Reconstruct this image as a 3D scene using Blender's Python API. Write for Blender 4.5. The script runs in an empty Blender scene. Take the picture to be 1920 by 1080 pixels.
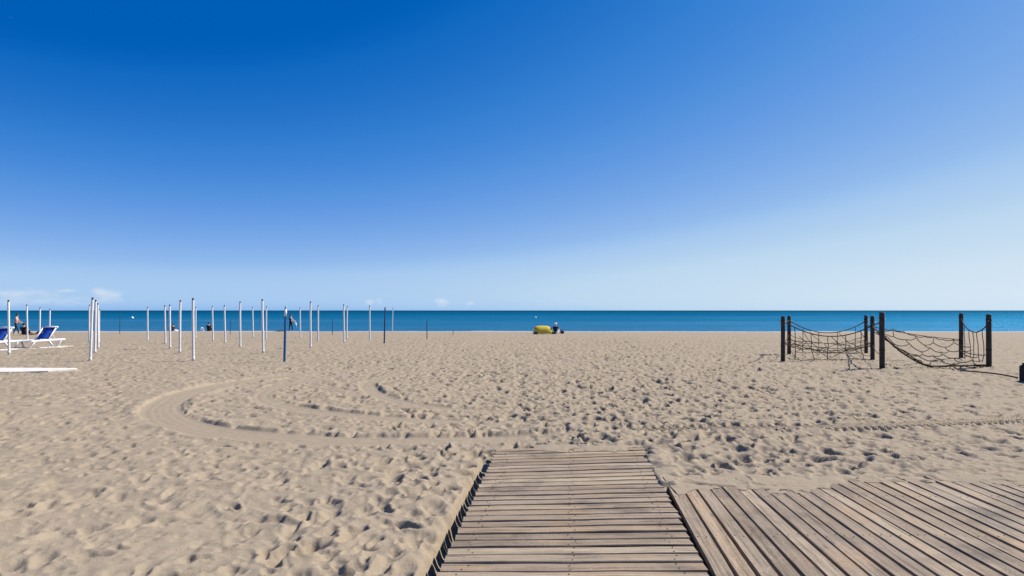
import bpy, math, random
import numpy as np
from mathutils import Vector, Matrix

R = math.radians
scene = bpy.context.scene
COL = scene.collection

# ------------------------------------------------------------------ camera
CAM_H = 1.6
FPX = 1200.0            # focal length in pixels of the 1920 wide photograph
HORIZON = 582.0
cam_d = bpy.data.cameras.new("camera")
cam_d.sensor_width = 36.0
cam_d.lens = 36.0 * FPX / 1920.0
cam_d.shift_y = (HORIZON - 540.0) / 1920.0
cam_d.clip_start = 0.05
cam_d.clip_end = 60000.0
cam = bpy.data.objects.new("camera", cam_d)
COL.objects.link(cam)
cam.location = (0, 0, CAM_H)
cam.rotation_euler = (R(90), 0, 0)
scene.camera = cam

# ------------------------------------------------------------------ sky and sun
SUN_AZ = R(66)          # to the right of straight ahead
SUN_EL = R(45)
world = bpy.data.worlds.new("World")
scene.world = world
world.use_nodes = True
wt = world.node_tree
wt.nodes.clear()


def N(tree, typ, **kw):
    n = tree.nodes.new(typ)
    for k, v in kw.items():
        setattr(n, k, v)
    return n


def M(tree, op, a, b=None, c=None, clamp=False):
    n = tree.nodes.new("ShaderNodeMath")
    n.operation = op
    n.use_clamp = clamp
    for i, v in enumerate((a, b, c)):
        if v is None:
            continue
        if isinstance(v, (int, float)):
            n.inputs[i].default_value = v
        else:
            tree.links.new(v, n.inputs[i])
    return n.outputs[0]


def ramp(tree, fac, stops, interp="LINEAR"):
    n = tree.nodes.new("ShaderNodeValToRGB")
    n.color_ramp.interpolation = interp
    el = n.color_ramp.elements
    while len(el) < len(stops):
        el.new(0.5)
    for e, (p, c) in zip(el, stops):
        e.position = p
        e.color = (c[0], c[1], c[2], 1.0) if not isinstance(c, (int, float)) else (c, c, c, 1.0)
    if fac is not None:
        tree.links.new(fac, n.inputs[0])
    return n.outputs[0]


def mixrgb(tree, fac, a, b, blend="MIX"):
    n = tree.nodes.new("ShaderNodeMix")
    n.data_type = "RGBA"
    n.blend_type = blend
    n.clamp_factor = True
    for idx, v in ((0, fac), (6, a), (7, b)):
        if isinstance(v, (int, float)):
            n.inputs[idx].default_value = v
        elif isinstance(v, (tuple, list)):
            n.inputs[idx].default_value = (v[0], v[1], v[2], 1.0)
        else:
            tree.links.new(v, n.inputs[idx])
    return n.outputs[2]


def noise(tree, vec, scale, detail=3.0, rough=0.55, dist=0.0):
    n = tree.nodes.new("ShaderNodeTexNoise")
    n.inputs["Scale"].default_value = scale
    n.inputs["Detail"].default_value = detail
    n.inputs["Roughness"].default_value = rough
    n.inputs["Distortion"].default_value = dist
    if vec is not None:
        tree.links.new(vec, n.inputs["Vector"])
    return n.outputs[0]


sky = N(wt, "ShaderNodeTexSky", sky_type="NISHITA")
sky.sun_disc = False
sky.sun_elevation = SUN_EL
sky.sun_rotation = SUN_AZ
sky.altitude = 0.0
sky.air_density = 1.0
sky.dust_density = 0.35
sky.ozone_density = 4.0
hs = N(wt, "ShaderNodeHueSaturation")
hs.inputs["Saturation"].default_value = 1.25
hs.inputs["Hue"].default_value = 0.5
wt.links.new(sky.outputs[0], hs.inputs["Color"])
# grade: the camera's deep polarised blue, as a function of how bright the sky is
gsep = N(wt, "ShaderNodeSeparateColor")
wt.links.new(hs.outputs[0], gsep.inputs[0])


def srgb(*c):
    return tuple(((v / 255 + 0.055) / 1.055) ** 2.4 if v > 10 else v / 255 / 12.92 for v in c)


sky_lum = M(wt, "ADD", M(wt, "MULTIPLY", gsep.outputs[0], 0.08), M(wt, "MULTIPLY", gsep.outputs[2], 0.04))
graded = ramp(wt, sky_lum, (
    (0.205, srgb(0, 92, 180)), (0.225, srgb(4, 101, 190)), (0.28, srgb(50, 127, 211)), (0.345, srgb(84, 147, 222)),
    (0.43, srgb(123, 169, 232)), (0.507, srgb(146, 187, 236)), (0.56, srgb(168, 202, 240)), (0.655, srgb(184, 213, 238)), (0.94, srgb(219, 234, 246))), "B_SPLINE")
graded = mixrgb(wt, 1.0, graded, (10.0, 10.0, 10.0), "MULTIPLY")
# low cumulus bank far out over the sea, by direction
wtc = N(wt, "ShaderNodeTexCoord")
wsep = N(wt, "ShaderNodeSeparateXYZ")
wt.links.new(wtc.outputs["Generated"], wsep.inputs[0])
waz = M(wt, "ARCTAN2", wsep.outputs[0], wsep.outputs[1])
wel = M(wt, "ARCSINE", wsep.outputs[2])
wcv = N(wt, "ShaderNodeCombineXYZ")
wt.links.new(waz, wcv.inputs[0])
wt.links.new(M(wt, "MULTIPLY", wel, 2.4), wcv.inputs[1])
cn = noise(wt, wcv.outputs[0], 46.0, 5.0, 0.6)
cn2 = noise(wt, wcv.outputs[0], 9.0, 2.0, 0.5)
cloud = None


def blob(az_px, el_px, w_px, h_px, amp):
    """soft ellipse at a compass direction; sizes in thousandths of a radian"""
    global cloud
    az = math.atan((az_px - 960) / FPX)
    el = math.atan((HORIZON - el_px) / FPX * math.cos(az))
    dx = M(wt, "DIVIDE", M(wt, "SUBTRACT", waz, az), w_px / FPX * math.cos(az) ** 2)
    dy = M(wt, "DIVIDE", M(wt, "SUBTRACT", wel, el), h_px / FPX * math.cos(az))
    d2 = M(wt, "ADD", M(wt, "MULTIPLY", dx, dx), M(wt, "MULTIPLY", dy, dy))
    b = M(wt, "MULTIPLY", M(wt, "EXPONENT", M(wt, "MULTIPLY", d2, -1.0)), amp)
    cloud = b if cloud is None else M(wt, "ADD", cloud, b)


for b in ((200, 551, 26, 9, 1.25), (182, 546, 12, 6, .8), (130, 545, 22, 4, .95), (40, 549, 75, 7, .9),
          (-150, 545, 130, 14, .9), (-420, 540, 120, 16, .9),
          (90, 565, 170, 10, .75), (694, 567, 9, 7, .95), (712, 564, 6, 8, .9), (828, 566, 15, 9, 1.1),
          (882, 569, 9, 5, .9), (1010, 572, 60, 3, .45), (1450, 568, 80, 5, .4), (2150, 560, 60, 9, .7)):
    blob(*b)
cden = M(wt, "SUBTRACT", M(wt, "ADD", M(wt, "MULTIPLY", cloud, 0.75), M(wt, "MULTIPLY", cn, 1.1)), 0.78)
cmask = M(wt, "MULTIPLY", cden, 1.35, clamp=True)
cmask = M(wt, "MULTIPLY", cmask, 0.55)
cmask = M(wt, "MULTIPLY", cmask, M(wt, "MULTIPLY", wel, 160.0, clamp=True))
ctint = mixrgb(wt, cn, (6.2, 7.0, 8.2), (8.8, 9.0, 9.4))
skyc = mixrgb(wt, cmask, graded, ctint)
bg = N(wt, "ShaderNodeBackground")
bg.inputs["Strength"].default_value = 0.0637
wt.links.new(skyc, bg.inputs["Color"])
wo = N(wt, "ShaderNodeOutputWorld")
wt.links.new(bg.outputs[0], wo.inputs[0])

sun_d = bpy.data.lights.new("sun", "SUN")
sun_d.energy = 5.0
sun_d.angle = R(0.55)
sun_d.color = (1.0, 0.945, 0.87)
sun = bpy.data.objects.new("sun", sun_d)
COL.objects.link(sun)
to_sun = Vector((math.sin(SUN_AZ) * math.cos(SUN_EL), math.cos(SUN_AZ) * math.cos(SUN_EL), math.sin(SUN_EL)))
sun.rotation_euler = (-to_sun).to_track_quat("-Z", "Y").to_euler()
sun.location = to_sun * 50

scene.view_settings.view_transform = "Standard"
scene.view_settings.look = "None"
scene.view_settings.gamma = 1.0
scene.view_settings.exposure = 0.65
scene.view_settings.use_curve_mapping = False
scene.render.engine = "CYCLES"
scene.cycles.max_bounces = 6


# ------------------------------------------------------------------ helpers
def link(o, parent=None):
    COL.objects.link(o)
    if parent is not None:
        o.parent = parent
    return o


def mesh_obj(name, verts, faces, mats, parent=None, smooth=False, fmat=None):
    me = bpy.data.meshes.new(name)
    me.from_pydata([tuple(v) for v in verts], [], faces)
    for m in (mats if isinstance(mats, (list, tuple)) else [mats]):
        me.materials.append(m)
    if fmat is not None:
        me.polygons.foreach_set("material_index", fmat)
    if smooth:
        me.polygons.foreach_set("use_smooth", [True] * len(me.polygons))
    me.update()
    return link(bpy.data.objects.new(name, me), parent)


def empty(name, loc=(0, 0, 0), rz=0.0):
    o = bpy.data.objects.new(name, None)
    o.empty_display_size = 0.1
    COL.objects.link(o)
    o.location = loc
    o.rotation_euler = (0, 0, rz)
    return o


def tag(o, label=None, cat=None, group=None, kind=None):
    if label:
        o["label"] = label
    if cat:
        o["category"] = cat
    if group:
        o["group"] = group
    if kind:
        o["kind"] = kind
    return o


class MB:
    """collects shapes into one mesh"""

    def __init__(self):
        self.v, self.f, self.m = [], [], []

    def add(self, verts, faces, mi=0):
        b = len(self.v)
        self.v += [Vector(p) for p in verts]
        self.f += [tuple(i + b for i in f) for f in faces]
        self.m += [mi] * len(faces)
        return self

    def box(self, c, s, rot=None, bev=0.0, mi=0):
        hx, hy, hz = s[0] / 2, s[1] / 2, s[2] / 2
        b = min(bev, hx * .9, hy * .9, hz * .9)
        if b <= 0:
            vs = [Vector((x, y, z)) for z in (-hz, hz) for x, y in ((-hx, -hy), (hx, -hy), (hx, hy), (-hx, hy))]
            fs = [(3, 2, 1, 0), (4, 5, 6, 7), (0, 1, 5, 4), (1, 2, 6, 5), (2, 3, 7, 6), (3, 0, 4, 7)]
        else:
            vs = []
            for z, ins in ((-hz, b), (-hz + b, 0), (hz - b, 0), (hz, b)):
                vs += [Vector((x, y, z)) for x, y in ((-hx + ins, -hy + ins), (hx - ins, -hy + ins),
                                                     (hx - ins, hy - ins), (-hx + ins, hy - ins))]
            fs = [(3, 2, 1, 0), (12, 13, 14, 15)]
            for k in range(3):
                for i in range(4):
                    j = (i + 1) % 4
                    fs.append((k * 4 + i, k * 4 + j, k * 4 + 4 + j, k * 4 + 4 + i))
        mt = rot.to_3x3() if rot is not None else Matrix.Identity(3)
        return self.add([mt @ v + Vector(c) for v in vs], fs, mi)

    def tube(self, pts, rad, n=8, caps=True, mi=0):
        pts = [Vector(p) for p in pts]
        if isinstance(rad, (int, float)):
            rad = [rad] * len(pts)
        t0 = (pts[1] - pts[0]).normalized()
        up = Vector((0, 0, 1)) if abs(t0.z) < 0.9 else Vector((0, 1, 0))
        nx = t0.cross(up).normalized()
        vs = []
        for i, p in enumerate(pts):
            a, b = pts[max(i - 1, 0)], pts[min(i + 1, len(pts) - 1)]
            t = (b - a).normalized()
            nx = (nx - t * nx.dot(t)).normalized()
            ny = t.cross(nx)
            for k in range(n):
                an = 2 * math.pi * k / n
                vs.append(p + (nx * math.cos(an) + ny * math.sin(an)) * rad[i])
        fs = []
        for i in range(len(pts) - 1):
            for k in range(n):
                j = (k + 1) % n
                fs.append((i * n + k, i * n + j, (i + 1) * n + j, (i + 1) * n + k))
        if caps:
            fs.append(tuple(reversed(range(n))))
            e = (len(pts) - 1) * n
            fs.append(tuple(range(e, e + n)))
        return self.add(vs, fs, mi)

    def ball(self, c, r, nu=12, nv=8, mi=0, rot=None):
        r = (r, r, r) if isinstance(r, (int, float)) else r
        mt = rot.to_3x3() if rot is not None else Matrix.Identity(3)
        vs = [mt @ Vector((0, 0, -r[2])) + Vector(c)]
        for i in range(1, nv):
            ph = -math.pi / 2 + math.pi * i / nv
            for k in range(nu):
                an = 2 * math.pi * k / nu
                vs.append(mt @ Vector((r[0] * math.cos(ph) * math.cos(an), r[1] * math.cos(ph) * math.sin(an), r[2] * math.sin(ph))) + Vector(c))
        vs.append(mt @ Vector((0, 0, r[2])) + Vector(c))
        fs = [(0, 1 + (k + 1) % nu, 1 + k) for k in range(nu)]
        for i in range(nv - 2):
            for k in range(nu):
                j = (k + 1) % nu
                fs.append((1 + i * nu + k, 1 + i * nu + j, 1 + (i + 1) * nu + j, 1 + (i + 1) * nu + k))
        e = len(vs) - 1
        b = 1 + (nv - 2) * nu
        fs += [(b + k, b + (k + 1) % nu, e) for k in range(nu)]
        return self.add(vs, fs, mi)

    def build(self, name, mats, parent=None, smooth=False):
        o = mesh_obj(name, self.v, self.f, mats, parent, smooth, self.m)
        return o


def material(name):
    m = bpy.data.materials.new(name)
    m.use_nodes = True
    t = m.node_tree
    b = t.nodes["Principled BSDF"]
    return m, t, b


def bump(t, b, h, strength, dist):
    n = t.nodes.new("ShaderNodeBump")
    n.inputs["Strength"].default_value = strength
    n.inputs["Distance"].default_value = dist
    t.links.new(h, n.inputs["Height"])
    t.links.new(n.outputs[0], b.inputs["Normal"])
    return n


def simple_mat(name, col, rough=0.6, spec=0.4, var=0.12, scale=14.0, bmp=0.0):
    m, t, b = material(name)
    tc = N(t, "ShaderNodeTexCoord")
    f = noise(t, tc.outputs["Object"], scale, 4.0, 0.6)
    lo = tuple(c * (1 - var) for c in col)
    hi = tuple(min(1, c * (1 + var)) for c in col)
    t.links.new(ramp(t, f, ((0.3, lo), (0.7, hi))), b.inputs["Base Color"])
    b.inputs["Roughness"].default_value = rough
    b.inputs["Specular IOR Level"].default_value = spec
    if bmp:
        bump(t, b, f, 0.6, bmp)
    return m


# ------------------------------------------------------------------ materials
def sand_material():
    m, t, b = material("sand")
    tc = N(t, "ShaderNodeTexCoord")
    o = tc.outputs["Object"]
    big = noise(t, o, 0.22, 3.0, 0.55)
    mid = noise(t, o, 2.3, 4.0, 0.6)
    fin = noise(t, o, 55.0, 3.0, 0.7)
    grain = noise(t, o, 420.0, 2.0, 0.8)
    c1 = ramp(t, big, ((0.3, (0.2502, 0.1972, 0.1350)), (0.7, (0.2839, 0.2248, 0.1560))))
    c2 = mixrgb(t, 0.5, c1, ramp(t, mid, ((0.25, (0.2373, 0.1863, 0.1288)), (0.75, (0.2936, 0.2340, 0.1639)))))
    c3 = mixrgb(t, 0.36, c2, ramp(t, fin, ((0.25, (0.1472, 0.1128, 0.0762)), (0.75, (0.3740, 0.3084, 0.2192)))))
    c4 = mixrgb(t, 0.22, c3, ramp(t, grain, ((0.25, (0.0998, 0.0753, 0.0508)), (0.75, (0.4674, 0.3978, 0.2937)))))
    # small dark specks: shell and twig crumbs
    vor = N(t, "ShaderNodeTexVoronoi")
    vor.inputs["Scale"].default_value = 9.0
    t.links.new(o, vor.inputs["Vector"])
    speck = M(t, "LESS_THAN", vor.outputs["Distance"], 0.045)
    pick = M(t, "GREATER_THAN", noise(t, o, 1.7, 2.0), 0.55)
    c5 = mixrgb(t, M(t, "MULTIPLY", M(t, "MULTIPLY", speck, pick), 0.6), c4, (0.13, 0.10, 0.075))
    # paler, greyer grit washed up along the crest of the beach
    sp = N(t, "ShaderNodeSeparateXYZ")
    t.links.new(o, sp.inputs[0])
    crest = M(t, "MULTIPLY", M(t, "SUBTRACT", sp.outputs[1], 57.0), 0.12, clamp=True)
    c5 = mixrgb(t, M(t, "MULTIPLY", crest, 0.85), c5, (0.36, 0.355, 0.35))
    t.links.new(c5, b.inputs["Base Color"])
    b.inputs["Roughness"].default_value = 0.95
    b.inputs["Specular IOR Level"].default_value = 0.12
    hsum = M(t, "ADD", M(t, "MULTIPLY", fin, 1.0), M(t, "MULTIPLY", grain, 0.25))
    bump(t, b, hsum, 0.5, 0.012)
    return m


def wood_material(name, hue=0):
    m, t, b = material(name)
    tc = N(t, "ShaderNodeTexCoord")
    oi = N(t, "ShaderNodeObjectInfo")
    # planks run along local X; shift the grain for each plank
    off = N(t, "ShaderNodeCombineXYZ")
    t.links.new(M(t, "MULTIPLY", oi.outputs["Random"], 97.0), off.inputs[0])
    t.links.new(M(t, "MULTIPLY", oi.outputs["Random"], 53.0), off.inputs[1])
    add = N(t, "ShaderNodeVectorMath", operation="ADD")
    t.links.new(tc.outputs["Object"], add.inputs[0])
    t.links.new(off.outputs[0], add.inputs[1])
    mp = N(t, "ShaderNodeMapping")
    mp.inputs["Scale"].default_value = (1.1, 26.0, 26.0)
    t.links.new(add.outputs[0], mp.inputs[0])
    mp2 = N(t, "ShaderNodeMapping")
    mp2.inputs["Scale"].default_value = (5.0, 150.0, 150.0)
    t.links.new(add.outputs[0], mp2.inputs[0])
    g1 = noise(t, mp.outputs[0], 1.0, 5.0, 0.65, 0.35)
    g2 = noise(t, mp2.outputs[0], 1.0, 3.0, 0.7)
    patch = noise(t, add.outputs[0], 2.2, 4.0, 0.6)
    wcoord = N(t, "ShaderNodeNewGeometry")
    stain = noise(t, wcoord.outputs["Position"], 1.15, 4.0, 0.62)
    rnd = oi.outputs["Random"]
    tone = ramp(t, rnd, ((0.0, (0.145, 0.108, 0.075)), (0.14, (0.335, 0.268, 0.192)), (0.30, (0.200, 0.151, 0.106)),
                         (0.48, (0.355, 0.285, 0.195)), (0.62, (0.250, 0.194, 0.138)), (0.80, (0.310, 0.230, 0.145)), (0.92, (0.225, 0.170, 0.120)), (1.0, (0.42, 0.352, 0.272))))
    c = mixrgb(t, 0.8, tone, ramp(t, g1, ((0.28, (0.34, 0.30, 0.27)), (0.48, (1, 1, 1)), (0.72, (1.35, 1.32, 1.27)))), "MULTIPLY")
    c = mixrgb(t, 0.8, c, ramp(t, g2, ((0.3, (0.45, 0.42, 0.4)), (0.55, (1, 1, 1)), (0.8, (1.25, 1.22, 1.2)))), "MULTIPLY")
    c = mixrgb(t, M(t, "MULTIPLY", ramp(t, patch, ((0.52, 0.0), (0.72, 1.0))), 0.45), c, (0.34, 0.21, 0.11))
    c = mixrgb(t, M(t, "MULTIPLY", ramp(t, stain, ((0.54, 0.0), (0.68, 1.0))), 0.75), c, (0.075, 0.058, 0.046))
    # blown sand caught in the grain
    dust = M(t, "MULTIPLY", ramp(t, noise(t, wcoord.outputs["Position"], 3.1, 5.0, 0.7), ((0.48, 0.0), (0.75, 1.0))), ramp(t, g2, ((0.4, 1.0), (0.6, 0.25))))
    c = mixrgb(t, M(t, "MULTIPLY", dust, 0.75), c, (0.34, 0.265, 0.185))
    crk = N(t, "ShaderNodeMapping")
    crk.inputs["Scale"].default_value = (1.6, 60.0, 60.0)
    t.links.new(add.outputs[0], crk.inputs[0])
    crack = ramp(t, noise(t, crk.outputs[0], 1.0, 2.0, 0.5, 0.6), ((0.60, 0.0), (0.66, 1.0)))
    c = mixrgb(t, M(t, "MULTIPLY", crack, 0.55), c, (0.055, 0.038, 0.026))
    grit = ramp(t, noise(t, wcoord.outputs["Position"], 75.0, 3.0, 0.7), ((0.56, 0.0), (0.64, 1.0)))
    gritw = ramp(t, noise(t, wcoord.outputs["Position"], 1.9, 3.0, 0.6), ((0.42, 0.1), (0.65, 1.0)))
    c = mixrgb(t, M(t, "MULTIPLY", M(t, "MULTIPLY", grit, gritw), 0.65), c, (0.40, 0.32, 0.23))
    # knots
    kv = N(t, "ShaderNodeTexVoronoi")
    kv.inputs["Scale"].default_value = 3.3
    kmp = N(t, "ShaderNodeMapping")
    kmp.inputs["Scale"].default_value = (0.5, 1.6, 1.0)
    t.links.new(add.outputs[0], kmp.inputs[0])
    t.links.new(kmp.outputs[0], kv.inputs["Vector"])
    knot = ramp(t, kv.outputs["Distance"], ((0.05, 1.0), (0.1, 0.0)))
    c = mixrgb(t, M(t, "MULTIPLY", knot, 0.7), c, (0.085, 0.055, 0.036))
    t.links.new(c, b.inputs["Base Color"])
    b.inputs["Roughness"].default_value = 0.82
    b.inputs["Specular IOR Level"].default_value = 0.25
    hsum = M(t, "ADD", g1, M(t, "MULTIPLY", g2, 0.7))
    bump(t, b, hsum, 0.6, 0.008)
    return m


def sea_material():
    m, t, b = material("sea_water")
    tc = N(t, "ShaderNodeTexCoord")
    o = tc.outputs["Object"]
    mp = N(t, "ShaderNodeMapping")
    mp.inputs["Scale"].default_value = (0.006, 0.03, 1.0)
    t.links.new(o, mp.inputs[0])
    streak = noise(t, mp.outputs[0], 1.0, 5.0, 0.6, 0.3)
    mp2 = N(t, "ShaderNodeMapping")
    mp2.inputs["Scale"].default_value = (0.12, 0.45, 1.0)
    t.links.new(o, mp2.inputs[0])
    w1 = noise(t, mp2.outputs[0], 1.0, 5.0, 0.65, 0.2)
    w2 = noise(t, o, 2.2, 3.0, 0.6)
    # shallower and paler towards the beach, deep blue-green offshore
    sp = N(t, "ShaderNodeSeparateXYZ")
    t.links.new(o, sp.inputs[0])
    lg = M(t, "LOGARITHM", M(t, "MAXIMUM", sp.outputs[1], 10.0), 10.0)
    lg = M(t, "ADD", lg, M(t, "MULTIPLY", M(t, "SUBTRACT", streak, 0.5), 1.3))
    zone = M(t, "DIVIDE", M(t, "SUBTRACT", lg, 1.85), 1.6, clamp=True)
    c = ramp(t, zone, ((0.0, (0.075, 0.135, 0.175)), (0.10, (0.034, 0.118, 0.210)), (0.28, (0.009, 0.098, 0.185)), (0.5, (0.0005, 0.070, 0.145)),
                       (0.75, (0.0, 0.052, 0.104)), (1.0, (0.0, 0.033, 0.058))))
    c = mixrgb(t, 0.35, c, ramp(t, w1, ((0.35, (0.55, 0.6, 0.65)), (0.65, (1.35, 1.3, 1.25)))), "MULTIPLY")
    h = M(t, "ADD", M(t, "MULTIPLY", w1, 1.0), M(t, "MULTIPLY", w2, 0.15))
    bn = t.nodes.new("ShaderNodeBump")
    bn.inputs["Strength"].default_value = 1.0
    bn.inputs["Distance"].default_value = 1.2
    t.links.new(h, bn.inputs["Height"])
    df = t.nodes.new("ShaderNodeBsdfDiffuse")
    t.links.new(c, df.inputs["Color"])
    t.links.new(bn.outputs[0], df.inputs["Normal"])
    gl = t.nodes.new("ShaderNodeBsdfGlossy")
    gl.inputs["Color"].default_value = (0.010, 0.046, 0.076, 1.0)
    gl.inputs["Roughness"].default_value = 0.4
    t.links.new(bn.outputs[0], gl.inputs["Normal"])
    sm = t.nodes.new("ShaderNodeAddShader")
    t.links.new(df.outputs[0], sm.inputs[0])
    t.links.new(gl.outputs[0], sm.inputs[1])
    t.links.new(sm.outputs[0], t.nodes["Material Output"].inputs[0])
    t.nodes.remove(b)
    return m


SAND = sand_material()
WOOD = wood_material("weathered_planks")
SEA = sea_material()
POST = simple_mat("dark_timber", (0.048, 0.039, 0.030), 0.75, 0.25, 0.45, 9.0, 0.004)
ROPE = simple_mat("tarred_rope", (0.055, 0.036, 0.024), 0.9, 0.15, 0.35, 60.0, 0.003)
IRON = simple_mat("galvanised_steel", (0.45, 0.45, 0.45), 0.4, 0.5, 0.2, 30.0)
WHITE = simple_mat("white_paint", (0.68, 0.67, 0.645), 0.5, 0.4, 0.12, 7.0)
PLASTIC = simple_mat("white_plastic", (0.68, 0.68, 0.675), 0.38, 0.5, 0.04, 6.0)
DARKCAP = simple_mat("dark_cap", (0.07, 0.065, 0.065), 0.6, 0.3, 0.25, 20.0)
BLUEP = simple_mat("blue_paint", (0.012, 0.085, 0.235), 0.5, 0.4, 0.2, 8.0)
NAVYP = simple_mat("navy_paint", (0.018, 0.045, 0.10), 0.5, 0.4, 0.2, 8.0)
BLUEF = simple_mat("blue_sling", (0.008, 0.055, 0.30), 0.8, 0.2, 0.18, 25.0, 0.001)
MATM = simple_mat("pale_mat", (0.58, 0.54, 0.48), 0.85, 0.2, 0.12, 3.0)
NAIL = simple_mat("rusty_nail", (0.06, 0.035, 0.022), 0.7, 0.4, 0.3, 90.0)
BLACKB = simple_mat("black_rubber", (0.014, 0.013, 0.018), 0.7, 0.3, 0.3, 12.0, 0.003)
YELLOW = simple_mat("yellow_nylon", (0.78, 0.64, 0.10), 0.7, 0.3, 0.08, 8.0)
_yt = YELLOW.node_tree
_tl = _yt.nodes.new("ShaderNodeBsdfTranslucent")
_tl.inputs["Color"].default_value = (0.85, 0.72, 0.14, 1)
_mx = _yt.nodes.new("ShaderNodeMixShader")
_mx.inputs[0].default_value = 0.5
_yt.links.new(_yt.nodes["Principled BSDF"].outputs[0], _mx.inputs[1])
_yt.links.new(_tl.outputs[0], _mx.inputs[2])
_yt.links.new(_mx.outputs[0], _yt.nodes["Material Output"].inputs[0])
PALEY = simple_mat("pale_trim", (0.74, 0.76, 0.62), 0.7, 0.3, 0.06, 8.0)
OLIVE = simple_mat("dark_lining", (0.05, 0.055, 0.03), 0.8, 0.2, 0.2, 8.0)
SKIN = simple_mat("skin", (0.50, 0.29, 0.20), 0.55, 0.4, 0.1, 8.0)
HAIR = simple_mat("dark_hair", (0.016, 0.012, 0.010), 0.6, 0.4, 0.3, 40.0)
BLACKC = simple_mat("black_cloth", (0.014, 0.014, 0.019), 0.85, 0.2, 0.3, 20.0)
GREYC = simple_mat("dark_trousers", (0.035, 0.037, 0.04), 0.85, 0.2, 0.3, 20.0)
WHITEC = simple_mat("white_cloth", (0.78, 0.78, 0.80), 0.85, 0.2, 0.05, 20.0)
NAVYC = simple_mat("navy_cloth", (0.015, 0.025, 0.06), 0.85, 0.2, 0.25, 20.0)
PURPLE = simple_mat("purple_cloth", (0.035, 0.022, 0.05), 0.85, 0.2, 0.25, 20.0)
BUOYM = simple_mat("buoy_plastic", (0.75, 0.78, 0.8), 0.4, 0.5, 0.05, 6.0)

# ------------------------------------------------------------------ terrain
DECK_Z = 0.09
PROF_Y = [-400, 0, 24, 35, 45, 55, 62, 68, 71, 76, 84, 90, 100]
PROF_Z = [0, 0, 0, -0.12, -0.22, -0.33, -0.45, -0.60, -0.74, -1.15, -1.75, -2.1, -2.4]
SEA_Z = -1.6
prof_cache = None


def profile(y):
    y = np.asarray(y, float)
    w = np.interp(y, PROF_Y, PROF_Z)
    for d in (1.5, 3.0):
        w = w + np.interp(y - d, PROF_Y, PROF_Z) + np.interp(y + d, PROF_Y, PROF_Z)
    return w / 5.0


def hash2(ix, iy, seed):
    n = (ix.astype(np.int64) * 374761393 + iy.astype(np.int64) * 668265263 + seed * 1442695041) & 0x7FFFFFFF
    n = ((n ^ (n >> 13)) * 1274126177) & 0x7FFFFFFF
    n = ((n ^ (n >> 15)) * 2246822519) & 0x7FFFFFFF
    n = n ^ (n >> 14)
    return (n & 0xFFFFF) / float(0xFFFFF)


def vnoise(x, y, seed):
    ix, iy = np.floor(x), np.floor(y)
    fx, fy = x - ix, y - iy
    ux, uy = fx * fx * (3 - 2 * fx), fy * fy * (3 - 2 * fy)
    a, b = hash2(ix, iy, seed), hash2(ix + 1, iy, seed)
    c, d = hash2(ix, iy + 1, seed), hash2(ix + 1, iy + 1, seed)
    return (a + (b - a) * ux) * (1 - uy) + (c + (d - c) * ux) * uy - 0.5


def smooth(e0, e1, v):
    t = np.clip((v - e0) / (e1 - e0), 0, 1)
    return t * t * (3 - 2 * t)


def footprints(x, y, cell, seed, prob, depth, a0, b0, waist=0.35):
    """jittered lattice of trodden hollows with pushed-up rims"""
    out = np.zeros_like(x)
    gx, gy = np.floor(x / cell), np.floor(y / cell)
    for di in (-1, 0, 1):
        for dj in (-1, 0, 1):
            cx, cy = gx + di, gy + dj
            px = (cx + 0.1 + 0.8 * hash2(cx, cy, seed)) * cell
            py = (cy + 0.1 + 0.8 * hash2(cx, cy, seed + 1)) * cell
            h3 = hash2(cx, cy, seed + 2)
            an = np.where(h3 < 0.65, (h3 - 0.33) * 1.6, (h3 - 0.3) * 9.0)
            on = hash2(cx, cy, seed + 3) < prob
            dp = depth * (0.35 + 0.9 * hash2(cx, cy, seed + 4) ** 1.5)
            sc = 0.75 + 0.55 * hash2(cx, cy, seed + 5)
            dx, dy = x - px, y - py
            s, c = np.sin(an), np.cos(an)
            u = (dx * s + dy * c) / (a0 * sc)
            w = (dx * c - dy * s) / (b0 * sc)
            # heel narrower than the ball of the foot
            w = w * (1.0 + 0.18 * np.tanh(-u * 1.5))
            w = w * (1.0 + waist * np.exp(-((u + 0.25) / 0.38) ** 2))
            r2 = u * u + w * w
            r = np.sqrt(r2)
            k = -np.exp(-(r2 ** 1.6)) * (1.0 + 0.25 * u) + (0.22 + 0.14 * np.clip(-u, -1, 1)) * np.exp(-((r - 1.38) / 0.34) ** 2)
            out += np.where(on, dp * k, 0.0)
    return out


def seg_dist(x, y, pts):
    """distance to a polyline, signed side and arc length at the nearest point"""
    best = np.full(x.shape, 1e9)
    side = np.zeros_like(x)
    arc = np.zeros_like(x)
    s0 = 0.0
    for (ax, ay), (bx, by) in zip(pts[:-1], pts[1:]):
        ex, ey = bx - ax, by - ay
        L = math.hypot(ex, ey)
        t = np.clip(((x - ax) * ex + (y - ay) * ey) / (L * L), 0, 1)
        dx, dy = x - (ax + ex * t), y - (ay + ey * t)
        d = np.hypot(dx, dy)
        m = d < best
        best = np.where(m, d, best)
        side = np.where(m, np.sign(ex * dy - ey * dx), side)
        arc = np.where(m, s0 + t * L, arc)
        s0 += L
    return best, side, arc, s0


def spline(pts, n=8):
    pts = [np.array(p, float) for p in pts]
    out = []
    P = [2 * pts[0] - pts[1]] + pts + [2 * pts[-1] - pts[-2]]
    for i in range(1, len(P) - 2):
        for k in range(n):
            t = k / n
            a, b, c, d = P[i - 1], P[i], P[i + 1], P[i + 2]
            out.append(0.5 * (2 * b + (c - a) * t + (2 * a - 5 * b + 4 * c - d) * t * t + (3 * b - a - 3 * c + d) * t ** 3))
    out.append(pts[-1])
    return [tuple(p) for p in out]


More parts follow.
